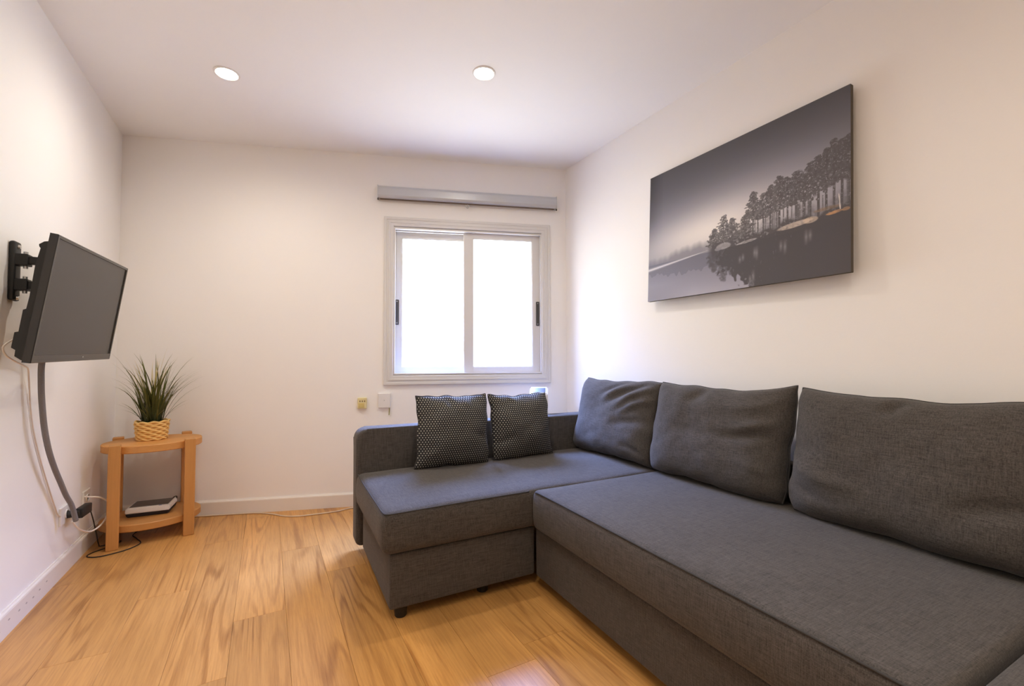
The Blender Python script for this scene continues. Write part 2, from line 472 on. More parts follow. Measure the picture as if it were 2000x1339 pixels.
def side_wall(xa, xb):
    bm = bmesh.new(); pts = ((xa, YN-0.1), (xb, YN-0.1), (xb, by(xb)), (xa, by(xa)))
    A = [bm.verts.new((x, y, -0.02)) for x, y in pts]; B = [bm.verts.new((x, y, ZC)) for x, y in pts]
    bm.faces.new(A[::-1]); bm.faces.new(B)
    for k in range(4): bm.faces.new((A[k], A[(k+1) % 4], B[(k+1) % 4], B[k]))
    return bm
tag(bm_obj('ceiling', slab(ZC, ZC+0.15, 0.21), M_CEIL), 'plain white ceiling with recessed downlights', 'ceiling', kind='structure')
tag(bm_obj('wall_left', side_wall(XL-0.15, XL), M_WALL), 'white side wall carrying the television', 'wall', kind='structure')
tag(bm_obj('wall_right', side_wall(XR, XR+0.15), M_WALL), 'white side wall behind the sofa with the canvas picture', 'wall', kind='structure')
tag(bm_obj('wall_near', box(bmesh.new(), XL-0.15, XR+0.15, YN-0.15, YN, -0.02, ZC), M_WALL), 'white wall behind the camera', 'wall', kind='structure')
# back wall with the window opening (local frame)
WX0, WX1, WZ0, WZ1 = -0.235, 0.875, 0.915, 1.990
bm = bmesh.new()
for a in ((-2.06, WX0, -0.02, ZC), (WX1, 1.16, -0.02, ZC), (WX0, WX1, -0.02, WZ0), (WX0, WX1, WZ1, ZC)):
    box(bm, a[0], a[1], 0, 0.22, a[2], a[3])
bmesh.ops.remove_doubles(bm, verts=bm.verts, dist=1e-5)
wb = tag(bm_obj('wall_back', bm, M_WALL), 'white end wall around the sliding window', 'wall', kind='structure')
wb.matrix_world = BW_M

def baseboard(name, x0, x1, M, label):
    bm = bmesh.new()
    prof = [(0, 0), (-0.0135, 0), (-0.0135, 0.082), (-0.0115, 0.088), (-0.006, 0.092), (-0.004, 0.096), (0, 0.096)]
    r = [[bm.verts.new((x, y, z)) for y, z in prof] for x in (x0, x1)]
    for k in range(len(prof)):
        k2 = (k+1) % len(prof)
        bm.faces.new((r[0][k], r[0][k2], r[1][k2], r[1][k]))
    bm.faces.new(r[0]); bm.faces.new(r[1][::-1])
    o = tag(bm_obj(name, bm, M_BASEB), label, 'baseboard', kind='structure'); o.matrix_world = M
    return o
baseboard('baseboard_back', -1.955, 1.06, BW_M, 'white skirting board along the window wall')
bl = baseboard('baseboard_left', -2.28, 3.745, Matrix.Translation((XL, 0, 0)) @ Matrix.Rotation(PI/2, 4, 'Z'), 'white skirting board with small scuffs under the television')
baseboard('baseboard_right', -2.82, 2.28, Matrix.Translation((XR, 0, 0)) @ Matrix.Rotation(-PI/2, 4, 'Z'), 'white skirting board behind the sofa')
random.seed(3)
for k, (yy, zz) in enumerate(((2.62, .045), (2.56, .05), (2.50, .05), (2.42, .055), (2.35, .04), (2.31, .065), (2.68, .05), (2.75, .055))):
    bm = bmesh.new()
    n = 7
    a = random.random()*3
    vs0 = [bm.verts.new((yy+0.006*(1+.5*random.random())*math.cos(2*PI*i/n+a), -0.0137, zz+0.0035*math.sin(2*PI*i/n+a))) for i in range(n)]
    bm.faces.new(vs0)
    ext = bmesh.ops.extrude_face_region(bm, geom=bm.faces[:])
    for v in [g for g in ext['geom'] if isinstance(g, bmesh.types.BMVert)]: v.co.y -= 0.0002
    bm_obj('scuff_mark', bm, M_SCUFF, bl)

# ------------------------------------------------------------------ sliding window
win = tag(empty('window_1', BW_M), 'white aluminium sliding window with two bright panes', 'window', kind='structure')
bm_obj('casing', rect_frame(-0.301, 0.938, 0.843, 2.062, [(0, 0.0), (0, -0.016), (0.004, -0.019), (0.018, -0.019), (0.020, -0.016), (0.032, -0.016), (0.034, -0.021), (0.044, -0.021), (0.046, -0.018), (0.064, -0.018), (0.068, -0.014), (0.068, 0.0)]), M_ALU, win)
bm_obj('track_frame', rect_frame(WX0, WX1, WZ0, WZ1, [(0, -0.010), (0.004, -0.012), (0.012, -0.012), (0.012, 0.018), (0.006, 0.018), (0.006, 0.052), (0.012, 0.052), (0.012, 0.058), (0.006, 0.058), (0.006, 0.094), (0.018, 0.094), (0.018, 0.10), (0, 0.10)]), M_ALU, win)
def sash(x0, x1, z0, z1, y, lst, rst, top, bot, hx):
    """stiles and rails as one mitred frame with its pane and handle"""
    bm = bmesh.new()
    ix0, ix1, iz0, iz1 = x0+lst, x1-rst, z0+bot, z1-top
    t = 0.028
    for a in ((x0, ix0, z0, z1), (ix1, x1, z0, z1), (ix0, ix1, z0, iz0), (ix0, ix1, iz1, z1)):
        b2 = box(bmesh.new(), a[0], a[1], y, y+t, a[2], a[3])
        bmesh.ops.bevel(b2, geom=b2.edges[:], offset=0.0018, segments=2, affect='EDGES')
        me = bpy.data.meshes.new('tmp'); b2.to_mesh(me); b2.free(); bm.from_mesh(me); bpy.data.meshes.remove(me)
    # glazing bead
    b2 = rect_frame(ix0-0.001, ix1+0.001, iz0-0.001, iz1+0.001, [(0, y+0.004), (0.006, y+0.008), (0.006, y+0.014), (0, y+0.014)])
    me = bpy.data.meshes.new('tmp'); b2.to_mesh(me); b2.free(); bm.from_mesh(me); bpy.data.meshes.remove(me)
    o = bm_obj('sash', bm, M_ALU, win)
    bm_obj('pane', box(bmesh.new(), ix0-0.004, ix1+0.004, y+0.012, y+0.016, iz0-0.004, iz1+0.004), M_GLASS, o)
    h = bm_obj('handle', bevbox(hx-0.013, hx+0.013, y-0.006, y-0.0002, 1.282, 1.468, 0.004), M_HANDLE, o)
    for zz in (1.295, 1.455):
        b3 = bmesh.new()
        bmesh.ops.create_cone(b3, cap_ends=True, segments=12, radius1=0.005, radius2=0.004, depth=0.003, matrix=Matrix.Translation((hx, y-0.0072, zz)) @ Matrix.Rotation(PI/2, 4, 'X'))
        me = bpy.data.meshes.new('screw'); b3.to_mesh(me); b3.free(); me.materials.append(M_STEEL)
        # screws are drawn into the handle mesh: merge
        bmh = bmesh.new(); bmh.from_mesh(h.data); k0 = len(bmh.faces); bmh.from_mesh(me)
        bmh.faces.ensure_lookup_table()
        if len(h.data.materials) < 2: h.data.materials.append(M_STEEL)
        for f in bmh.faces[k0:]: f.material_index = 1
        bmh.to_mesh(h.data); bmh.free()
    return o
sash(WX0+0.006, 0.335, WZ0+0.012, WZ1-0.016, 0.060, 0.050, 0.055, 0.044, 0.042, -0.213)
sash(0.276, WX1-0.008, WZ0+0.008, WZ1-0.010, 0.020, 0.070, 0.062, 0.040, 0.044, 0.846)

# ------------------------------------------------------------------ roller blind cassette
rb = tag(empty('roller_blind', BW_M @ Matrix.Translation((0.32, 0, 2.175))), 'closed grey aluminium roller blind cassette mounted above the window', 'blind')
X0, X1 = -0.662, 0.662
bm = bmesh.new()
prof = [(0, 0.100), (-0.040, 0.100), (-0.052, 0.092), (-0.057, 0.078), (-0.057, 0.030), (-0.052, 0.016), (-0.046, 0.010), (-0.038, 0.010), (-0.036, 0.016), (0, 0.016)]
r = [[bm.verts.new((x, y, z)) for y, z in prof] for x in (X0, X1)]
for k in range(len(prof)):
    k2 = (k+1) % len(prof)
    bm.faces.new((r[0][k], r[0][k2], r[1][k2], r[1][k]))
bm.faces.new(r[0]); bm.faces.new(r[1][::-1])
bm_obj('cassette', bm, M_BLIND, rb)
for xe in (X0-0.004, X1):
    o = bm_obj('end_cap', bevbox(xe, xe+0.004, -0.058, 0, 0.006, 0.101, 0.001), M_BLIND, rb)
    bm_obj('end_pin', bevbox(xe-0.001, xe+0.007, -0.050, -0.038, -0.006, 0.008, 0.002), M_HANDLE, o)
bm_obj('bottom_bar', bevbox(X0+0.012, X1-0.012, -0.034, -0.016, 0.006, 0.0155, 0.002), plain('brown_bottom_bar', lin(120, 104, 90), 0.6), rb)  # thin brown bar along the underside of the cassette
bm = bmesh.new()
tube_into(bm, [(-0.02+0.012*math.cos(a), -0.030, -0.010+0.012*math.sin(a)) for a in [2*PI*k/16 for k in range(16)]], 0.0030, 6, closed=True)
bm_obj('pull_ring', bm, M_STEEL, rb, True)

# ------------------------------------------------------------------ sockets on the back wall
sk = tag(empty('telephone_socket', BW_M @ Matrix.Translation((-0.444, 0, 0.680))), 'small yellowed plastic telephone socket on the end wall', 'socket')
bm_obj('housing', bevbox(-0.031, 0.031, -0.022, 0, 0.0, 0.078, 0.005, 3), M_IVORY, sk)
for xx in (-0.014, 0.002, 0.018):
    bm_obj('contact_hole', bevbox(xx-0.003, xx+0.003, -0.0235, -0.0215, 0.048, 0.058, 0.0006), plain('socket_hole_brown', lin(120, 95, 60), 0.6), sk)
bm_obj('front_cover', bevbox(-0.024, 0.016, -0.0245, -0.021, 0.008, 0.040, 0.0015), plain('yellowed_plastic', lin(206, 188, 120), 0.45), sk)
jb = tag(empty('junction_box', BW_M @ Matrix.Translation((-0.293, 0, 0.682))), 'square white junction box under the window corner', 'junction box')
bm_obj('cover', bevbox(-0.043, 0.043, -0.018, 0, 0.0, 0.104, 0.004, 3), M_WHITEP, jb)
bm_obj('screw', bevbox(-0.0035, 0.0035, -0.0195, -0.0175, 0.050, 0.057, 0.0015), M_STEEL, jb)
bm = bmesh.new(); tube_into(bm, spline([(0.034, -0.008, 0.004), (0.035, -0.010, -0.02), (0.033, -0.009, -0.052)]), 0.0028, 6)
bm_obj('earth_wire', bm, M_GREENW, jb, True)

# ------------------------------------------------------------------ downlights
def downlight(loc, label):
    t = tag(empty('recessed_downlight', loc=loc), label, 'downlight', 'recessed ceiling downlights')
    bm = lathe(bmesh.new(), [(0.046, -0.001), (0.048, -0.004), (0.052, -0.006), (0.058, -0.0045), (0.060, 0.0), (0.046, 0.0), (0.046, -0.001)], 40)
    bm_obj('trim_ring', bm, M_WHITEP, t, True, 40)
    bm_obj('lens', lathe(bmesh.new(), [(0.0, -0.0050), (0.024, -0.0045), (0.0465, -0.0012)], 32), M_LENS, t, True)
    ld = bpy.data.lights.new('lamp', 'SPOT')
    ld.energy = LAMP_W; ld.color = (1.0, 0.89, 0.755); ld.spot_size = math.radians(172); ld.spot_blend = 1.0; ld.shadow_soft_size = 0.04
    lo = bpy.data.objects.new('lamp', ld); COL.objects.link(lo); lo.parent = t; lo.location = (0, 0, -0.012)
    return t
downlight((-0.199, 2.690, ZC), 'lit recessed downlight near the television side of the ceiling')
downlight((0.972, 2.052, ZC), 'lit recessed downlight in the middle of the ceiling towards the sofa')
downlight((0.10, 0.70, ZC), 'lit recessed downlight over the floor in front of the camera')
downlight((0.75, 0.10, ZC), 'lit recessed downlight over the near end of the sofa')
downlight((0.45, -0.95, ZC), 'lit recessed downlight behind the camera')

# ------------------------------------------------------------------ corner sofa (local x = t, y = s)
SOFA_M = Matrix.Rotation(math.radians(-1.741), 4, 'Z')
sofa = tag(empty('corner_sofa', SOFA_M), 'dark grey fabric corner sofa with chaise and pull-out seat', 'sofa')
def n3(x, y, z, s, seed=0.0): return noise.noise(Vector((x*s+seed, y*s+seed*1.7, z*s-seed)))
def f_chaise(x, y, z):
    u = (x-1.15)/0.80; v = (y-2.12)/0.36
    if z > 0.40: z += 0.012*max(0, 1-u*u)*max(0, 1-v*v) + 0.004*n3(x, y, 0, 4)
    side = max(0, 1-((z-0.355)/0.085)**2)
    if y < 1.80: y -= 0.008*side
    if x < 0.38: x -= 0.010*side
    if x < 0.60 and y < 2.0 and z > 0.40: z -= 0.006*(1-(x-0.34)/0.26)
    return x, y, z
bm_obj('chaise_seat', rbox(0.350, 1.93, 1.768, 2.462, 0.268, 0.438, 0.028, (22, 12, 4), f_chaise), M_FAB, sofa, True)
def f_base(x, y, z): return x, y, z
bm_obj('chaise_base', rbox(0.378, 1.030, 1.790, 2.452, 0.050, 0.265, 0.010, (6, 6, 3)), M_FAB, sofa, True)
def f_seat(x, y, z):
    u = (x-1.40)/0.42; v = (y-1.06)/0.70
    if z > 0.40: z += 0.010*max(0, 1-u*u)*max(0, 1-v*v) + 0.003*n3(x, y, 0, 5, 3)
    side = max(0, 1-((z-0.355)/0.085)**2)
    if x < 1.03: x -= 0.008*side
    return x, y, z
bm_obj('pull_out_seat', rbox(1.002, 1.852, 0.364, 1.758, 0.270, 0.442, 0.022, (12, 20, 4), f_seat), M_FAB, sofa, True)
bm_obj('bed_drawer_front', rbox(1.032, 1.852, 0.364, 1.786, 0.045, 0.258, 0.010, (4, 8, 3)), M_FAB, sofa, True)
bm_obj('end_unit', rbox(1.012, 1.852, 0.195, 0.352, 0.045, 0.440, 0.020, (8, 4, 4)), M_FAB, sofa, True)
# long low arm with a rounded outer corner
bm = bmesh.new()
pts = []
x0, x1, z0, z1, R = 0.346, 1.952, 0.050, 0.658, 0.055
pts.append((x1, z0)); pts.append((x1, z1))
for k in range(9):
    a = PI/2 + (PI/2)*k/8
    pts.append((x0+R+R*math.cos(a), z1-R+R*math.sin(a)))
pts.append((x0, z0+0.03))
for k in range(4):
    a = PI + (PI/2)*(k+1)/4
    pts.append((x0+0.03+0.03*math.cos(a), z0+0.03+0.03*math.sin(a)))
A = [bm.verts.new((x, 2.468, z)) for x, z in pts]; B = [bm.verts.new((x, 2.592, z)) for x, z in pts]
bm.faces.new(A); bm.faces.new(B[::-1])
for k in range(len(pts)):
    k2 = (k+1) % len(pts); bm.faces.new((A[k], B[k], B[k2], A[k2]))
rim = [e for e in bm.edges if abs(e.verts[0].co.y-e.verts[1].co.y) < 1e-6]
bmesh.ops.bevel(bm, geom=rim, offset=0.020, segments=4, profile=0.5, affect='EDGES')
bm_obj('arm', bm, M_FAB, sofa, True, 50)
bm_obj('back_rail', rbox(1.888, 1.955, 0.195, 2.455, 0.045, 0.590, 0.020, (2, 14, 4)), M_FAB, sofa, True)
def piping(pts, closed=False):
    bm = bmesh.new(); tube_into(bm, spline(pts, 5), 0.0028, 6); return bm_obj('piping', bm, M_PIP, sofa, True)
def seatz(f, x, y): return f(x, y, 0.435)[2]
piping([(1.003, 1.735, 0.434), (1.003, 1.70, 0.437)] + [(1.004, 1.70-0.13*k, 0.438) for k in range(1, 10)] + [(1.004, 0.39, 0.437)])
piping([(0.352, 2.44, 0.432), (0.347, 2.30, 0.433), (0.347, 2.10, 0.433), (0.349, 1.95, 0.431), (0.352, 1.81, 0.428), (0.362, 1.776, 0.428), (0.40, 1.768, 0.429), (0.55, 1.767, 0.431), (0.8, 1.768, 0.432), (0.99, 1.769, 0.432)])
for (x, y) in ((0.432, 1.835), (0.432, 2.40), (1.80, 2.40), (1.80, 0.30), (1.10, 0.28), (0.80, 1.862)):
    bm = lathe(bmesh.new(), [(0.0, 0.0), (0.021, 0.0), (0.024, 0.004), (0.027, 0.054), (0.0, 0.054)], 20, x, y)
    bm_obj('foot', bm, M_BLACK, sofa, True, 40)

# ------------------------------------------------------------------ cushions
def cushion(name, wd, ht, th, mt, M, label, cat, group, nexp=5.0, prof=0.45, pinch=0.03, ears=0.0, sag=0.0, folds=(), seed=1.0, rough=0.004, nu=54, nv=42, bottom_fat=0.0, corners=None, wob=0.0):
    """local x = width, z = height, -y = front; pinched edge all the way round"""
    verts, faces, uvs = [], [], []
    def P(i, j, side):
        u = -1+2*i/nu; v = -1+2*j/nv
        # crowd the rows towards the rim
        uu = math.sin(u*PI/2)*0.55+u*0.45; vv = math.sin(v*PI/2)*0.55+v*0.45
        x = wd/2*uu*(1-pinch*(1-vv*vv)); z = ht/2*vv*(1-pinch*(1-uu*uu))
        cr = max(0, abs(uu)+abs(vv)-1.72)/0.28
        x *= 1+ears*cr; z *= 1+ears*cr
        z -= sag*(1-uu*uu)*max(0, vv)**1.5
        if wob:
            x += wob*noise.noise(Vector((vv*2.6, seed*3+1, 0)))*abs(uu)**3; z += wob*noise.noise(Vector((uu*2.6, seed*5+2, 0)))*abs(vv)**3
        if corners:
            for (sx_, sz_, dx_, dz_) in corners:
                k_ = max(0, (1+sx_*uu)/2*(1+sz_*vv)/2)**5
                x += dx_*k_; z += dz_*k_
        t = (max(0, 1-abs(uu)**nexp)*max(0, 1-abs(vv)**nexp))**prof
        t *= 1 + bottom_fat*(-vv)
        d = th/2*t
        k = min(1, t*1.6)
        d += k*(rough*noise.noise(Vector((uu*2.2+seed, vv*2.2, seed*side))) + 0.4*rough*noise.noise(Vector((uu*6+seed, vv*6, seed))))*2
        if side < 0:
            for (a0, b0, a1, b1, w_, amp) in folds:
                dx, dy = a1-a0, b1-b0; L2 = dx*dx+dy*dy
                q = max(0, min(1, ((uu-a0)*dx+(vv-b0)*dy)/L2))
                wv_ = 0.03*math.sin(q*5+seed)
                px, py = a0+q*dx-dy*wv_, b0+q*dy+dx*wv_
                dd = math.hypot(uu-px, vv-py)
                d += amp*math.exp(-(dd/w_)**2)*math.sin(PI*min(1, q*0.92+0.08))*k
        return (x, side*d, z)
    idx = {}
    for side in (-1, 1):
        for i in range(nu+1):
            for j in range(nv+1):
                rim = i in (0, nu) or j in (0, nv)
                if side == 1 and rim: idx[(side, i, j)] = idx[(-1, i, j)]; continue
                idx[(side, i, j)] = len(verts); p = P(i, j, side); verts.append(p)
    for side in (-1, 1):
        for i in range(nu):
            for j in range(nv):
                q = [idx[(side, i, j)], idx[(side, i+1, j)], idx[(side, i+1, j+1)], idx[(side, i, j+1)]]
                faces.append(q if side < 0 else q[::-1])
    me = bpy.data.meshes.new(name); me.from_pydata(verts, [], faces); me.update()
    uv = me.uv_layers.new(name='UVMap')
    for lp in me.loops:
        c = verts[lp.vertex_index]; uv.data[lp.index].uv = (c[0]+1, c[2]+1)
    o = link(name, me, mt, None, True)
    o.matrix_world = M
    tag(o, label, cat, group)
    rimp = [idx[(-1, i, 0)] for i in range(0, nu)] + [idx[(-1, nu, j)] for j in range(0, nv)] + [idx[(-1, i, nv)] for i in range(nu, 0, -1)] + [idx[(-1, 0, j)] for j in range(nv, 0, -1)]
    bm = bmesh.new(); tube_into(bm, [verts[k] for k in rimp], 0.003, 6, closed=True)
    bm_obj('seam', bm, M_PIP, o, True)
    return o
def back_cushion(t, s, z, tilt, yaw, roll=0, **kw):
    # local -y (front) looks towards -t ; local x runs towards -s (towards the camera)
    M = SOFA_M @ Matrix.Translation((t, s, z)) @ Matrix.Rotation(math.radians(-90+yaw), 4, 'Z') @ Matrix.Rotation(math.radians(-tilt), 4, 'X') @ Matrix.Rotation(math.radians(roll), 4, 'Y')
    return cushion('back_cushion', mt=M_FAB, M=M, cat='cushion', group='large grey back cushions', **kw)
back_cushion(1.795, 2.122, 0.672, 12, 0, wd=0.70, ht=0.47, th=0.195, label='large grey back cushion in the sofa corner beside the window', nexp=4.5, pinch=0.035, sag=0.010, ears=-0.025, wob=0.014, corners=[(-1, 1, 0.0, 0.008)], seed=2.3,
    folds=[(0.95, 0.85, 0.10, 0.20, 0.07, 0.022), (0.80, 0.92, -0.10, 0.30, 0.055, -0.019), (0.50, 0.95, -0.20, 0.40, 0.05, 0.015), (0.30, 0.95, -0.30, 0.55, 0.045, -0.012), (0.98, 0.55, 0.30, 0.10, 0.065, 0.018), (0.98, 0.0, 0.1, -0.2, 0.08, -0.014), (0.95, -0.75, 0.45, -0.62, 0.06, -0.010)], bottom_fat=0.15)
back_cushion(1.798, 1.434, 0.672, 11, 2, wd=0.70, ht=0.47, th=0.20, label='large grey back cushion in the middle of the sofa', nexp=4.5, pinch=0.03, sag=0.016, ears=-0.025, wob=0.014, corners=[(1, 1, 0.012, 0.014), (1, -1, -0.012, 0)], seed=5.1,
    folds=[(-0.05, 0.98, -0.35, 0.55, 0.10, -0.020), (0.95, 0.1, 0.1, 0.0, 0.08, -0.020), (0.98, 0.35, 0.40, 0.2, 0.07, 0.015), (0.98, 0.75, 0.45, 0.55, 0.08, 0.010), (0.3, -0.05, -0.6, 0.1, 0.12, -0.008), (0.98, -0.55, 0.5, -0.35, 0.07, 0.010)], bottom_fat=0.12)
back_cushion(1.800, 0.702, 0.672, 11, -1, wd=0.735, ht=0.48, th=0.20, label='large grey back cushion at the near end of the sofa', nexp=4.5, pinch=0.03, sag=0.016, ears=-0.03, wob=0.014, corners=[(-1, 1, -0.004, 0.006)], seed=8.7,
    folds=[(0.0, 0.98, -0.15, 0.66, 0.06, -0.020), (-0.98, -0.2, -0.3, -0.5, 0.09, 0.017), (0.95, -0.2, 0.3, -0.45, 0.09, -0.018), (-0.98, -0.45, -0.45, -0.75, 0.06, -0.012), (-0.98, 0.1, -0.5, -0.05, 0.07, -0.008)], bottom_fat=0.15)
def throw_pillow(t, s, z, tilt, yaw, roll, label, **kw):
    M = SOFA_M @ Matrix.Translation((t, s, z)) @ Matrix.Rotation(math.radians(yaw), 4, 'Z') @ Matrix.Rotation(math.radians(-tilt), 4, 'X') @ Matrix.Rotation(math.radians(roll), 4, 'Y')
    return cushion('throw_pillow', mt=M_DOT, M=M, label=label, cat='pillow', group='dotted throw pillows', **kw)
throw_pillow(0.848, 2.372, 0.633, 7, -2, 1.0, 'black throw pillow with tiny pale dots, nearer the open end of the chaise', wd=0.405, ht=0.385, th=0.175, nexp=2.5, prof=0.62, pinch=0.02, ears=-0.02, sag=0.004, wob=0.012, corners=[(-1, -1, -0.022, -0.004), (1, 1, 0.004, 0.006), (-1, 1, -0.006, 0.004)], seed=1.2, rough=0.004,
    folds=[(0.98, -0.25, 0.45, -0.1, 0.09, -0.016), (-0.25, 0.97, 0.0, 0.6, 0.12, -0.012), (0.35, 0.97, 0.3, 0.65, 0.09, 0.009), (-0.9, -0.8, -0.4, -0.4, 0.12, 0.010)])
throw_pillow(1.274, 2.374, 0.628, 7, 2, -0.5, 'black throw pillow with tiny pale dots, nearer the sofa corner', wd=0.395, ht=0.375, th=0.175, nexp=2.5, prof=0.62, pinch=0.02, ears=-0.02, sag=0.004, wob=0.012, corners=[(1, -1, 0.016, -0.002), (-1, 1, -0.010, 0.006), (1, 1, 0.0, 0.006)], seed=4.4, rough=0.004,
    folds=[(-0.98, -0.5, -0.35, -0.25, 0.1, -0.016), (0.2, -0.98, 0.1, -0.5, 0.1, -0.012), (-0.5, 0.97, -0.3, 0.6, 0.1, -0.011), (0.6, 0.97, 0.45, 0.6, 0.1, 0.009)])

# ------------------------------------------------------------------ slim white appliance behind the arm
ap = tag(empty('slim_appliance', SOFA_M @ Matrix.Translation((1.575, 2.668, 0)) @ Matrix.Rotation(math.radians(-32), 4, 'Z')), 'slim white appliance with slanted grey top panel behind the sofa arm', 'appliance')
bm = bmesh.new()
w2, dpt = 0.062, 0.045
lo = [(-w2, -dpt), (w2, -dpt), (w2, dpt), (-w2, dpt)]
v = [bm.verts.new((x, y, 0.03)) for x, y in lo] + [bm.verts.new((x, y, 0.790 if y < 0 else 0.832)) for x, y in lo]
for f in ((0,1,2,3), (4,5,6,7), (0,1,5,4), (1,2,6,5), (2,3,7,6), (3,0,4,7)): bm.faces.new([v[i] for i in f])
bmesh.ops.recalc_face_normals(bm, faces=bm.faces)
bmesh.ops.bevel(bm, geom=bm.edges[:], offset=0.008, segments=3, affect='EDGES')
bm_obj('body', bm, M_WHITEP, ap, True, 40)
bm_obj('foot_plate', bevbox(-0.075, 0.075, -0.07, 0.07, 0.0, 0.032, 0.008, 3), M_WHITEP, ap)
sl = math.atan2(0.042, 0.09)
pn = bm_obj('control_panel', bevbox(-0.046, 0.046, -0.030, 0.030, -0.001, 0.002, 0.001), M_GREYP, ap)
pn.matrix_local = Matrix.Translation((0, 0, 0.811)) @ Matrix.Rotation(sl, 4, 'X')

# ------------------------------------------------------------------ canvas picture
def make_art(nx=400, nz=282):
    rs = np.random.RandomState(7)
    U, V = np.meshgrid((np.arange(nx)+.5)/nx, (np.arange(nz)+.5)/nz)   # V up
    AS = 1063/750
    def smooth(a, k):
        for _ in range(k):
            a = (a+np.roll(a,1,0)+np.roll(a,-1,0)+np.roll(a,1,1)+np.roll(a,-1,1))/5
        return a
    # sky: dark top, pale glow low and left of centre
    top = np.array([90, 87, 88.]); glow = np.array([212, 203, 194.]); lav = np.array([160, 155, 165.])
    hz = 0.285                                   # horizon
    vc = 0.40+0.10*U
    g = np.exp(-(((U-0.38)*0.95)**2/0.20 + ((V-vc))**2/0.050))
    g2 = np.exp(-(((U-0.48))**2/0.60 + ((V-vc))**2/0.080))
    img = top + (lav-top)*g2[..., None] + (glow-lav)*(g*g2)[..., None]*1.15
    img -= (np.clip((V-0.72)/0.28, 0, 1)*14)[..., None]
    img -= (np.clip((0.10-U)/0.10, 0, 1)*np.clip((V-.35)/.3, 0, 1)*22)[..., None]
    # misty far shore on the left
    ridge = hz + 0.045 + 0.05*np.exp(-((U-0.30)/0.16)**2) + 0.010*np.sin(U*60)*np.sin(U*23+1) + 0.004*np.sin(U*170)
    far = np.clip((ridge-V)/0.05, 0, 1)*np.clip((0.55-U)/0.2, 0, 1)*(V > hz-0.02)
    img = img*(1-0.62*far[..., None]) + np.array([104, 101, 108.])*0.62*far[..., None]
    # water
    sky_ref = img[::-1]
    water = V < hz
    wv = np.clip((hz-V)/hz, 0, 1)
    wcol = np.array([116, 113, 122.]) + (np.array([158, 153, 160.])-np.array([116, 113, 122.]))*(wv**1.3)[..., None]
    wcol = wcol - (np.clip((0.12-V)/0.12, 0, 1)*26*np.clip((0.25-U)/0.25+0.2, 0, 1))[..., None]
    img = np.where(water[..., None], wcol, img)
    # reflection of the far shore, with a ragged lower edge
    rag = hz - 0.085 - 0.03*np.exp(-((U-0.27)/0.14)**2) + 0.012*np.sin(U*90+np.sin(U*31)*2) + 0.006*np.sin(U*210)
    ref = ((V < hz) & (V > rag)) * np.clip((0.56-U)/0.12, 0, 1)
    img = img*(1-0.45*ref[..., None]) + np.array([96, 93, 100.])*0.45*ref[..., None]
    # pale streak of light on the water
    sy = 0.248 + 0.045*U/0.36
    st = np.exp(-((V-sy)/(0.011*(1-U/0.46).clip(0.12, 1)))**2)*np.clip((0.44-U)/0.14, 0, 1)
    img = img + (np.array([214, 208, 206.])-img)*(0.85*st)[..., None]
    # pine wood on the right bank
    mask = np.zeros((nz, nx)); lit = np.zeros((nz, nx))
    def blob(u, v, ru, rv, a=1.0):
        d = ((U-u)/ru)**2+((V-v)/rv)**2
        np.maximum(mask, a*np.clip((1.15-d)/0.3, 0, 1), out=mask)
    def trunk(u, v0, v1, w_, a=1.0):
        np.maximum(mask, a*np.clip((w_-np.abs(U-u))/0.0016+0.6, 0, 1)*((V > v0) & (V < v1)), out=mask)
    trees = [(0.425, 0.43, 0.30), (0.475, 0.505, 0.30), (0.52, 0.47, 0.30), (0.585, 0.465, 0.31), (0.622, 0.60, 0.32), (0.668, 0.565, 0.32), (0.70, 0.60, 0.33), (0.738, 0.64, 0.33), (0.772, 0.615, 0.33), (0.805, 0.63, 0.34), (0.835, 0.60, 0.34), (0.86, 0.655, 0.35), (0.89, 0.675, 0.35), (0.918, 0.70, 0.35), (0.945, 0.735, 0.36), (0.972, 0.72, 0.36), (0.995, 0.73, 0.36)]
    for (u, tv, bv) in trees:
        trunk(u, bv-0.02, tv-0.03, 0.0030+0.0014*rs.rand())
        hgt = tv-bv
        low = 0.12 if u < 0.6 else 0.40
        n = int(200+300*hgt)
        for _ in range(n):
            q = rs.rand()**0.9
            vv = tv - q*hgt*(1-low)
            span = (0.008+0.044*min(1, q*1.7)*(0.7+0.3*math.sin(q*22+u*50)))*(0.5+0.8*rs.rand())
            uu = u+(rs.rand()-0.5)*2*span*0.9
            blob(uu, vv-abs(uu-u)*0.25, 0.003+0.007*rs.rand(), 0.003+0.0055*rs.rand(), 0.75+0.25*rs.rand())
        for _ in range(5):
            vv = tv-(0.15+0.5*rs.rand())*hgt; sgn = rs.choice((-1, 1)); ln = 0.02+0.03*rs.rand()
            for k in range(6):
                blob(u+sgn*ln*k/5, vv-0.006*k/5, 0.007, 0.0035, 0.85)
    for k in range(30): trunk(0.62+0.37*rs.rand(), 0.31, 0.44+0.1*rs.rand(), 0.0014+0.0012*rs.rand(), 0.85)
    # dense upper mass to the right, undergrowth
    mass = np.clip((U-0.66)/0.06, 0, 1)*np.clip((0.60+0.30*(U-0.72)+0.012*np.sin(U*110)-V)/0.02, 0, 1)*np.clip((V-(0.455+0.06*(U-0.7)+0.03*np.sin(U*70)*np.sin(U*37)))/0.03, 0, 1)
    nz1 = smooth(rs.rand(nz, nx), 3); nz1 = (nz1-nz1.min())/(nz1.max()-nz1.min())
    nz2 = smooth(rs.rand(nz, nx), 1); nz2 = (nz2-nz2.min())/(nz2.max()-nz2.min())
    mass *= np.clip((nz1-0.33)/0.12, 0, 1)
    mask = np.maximum(mask, 0.95*mass)
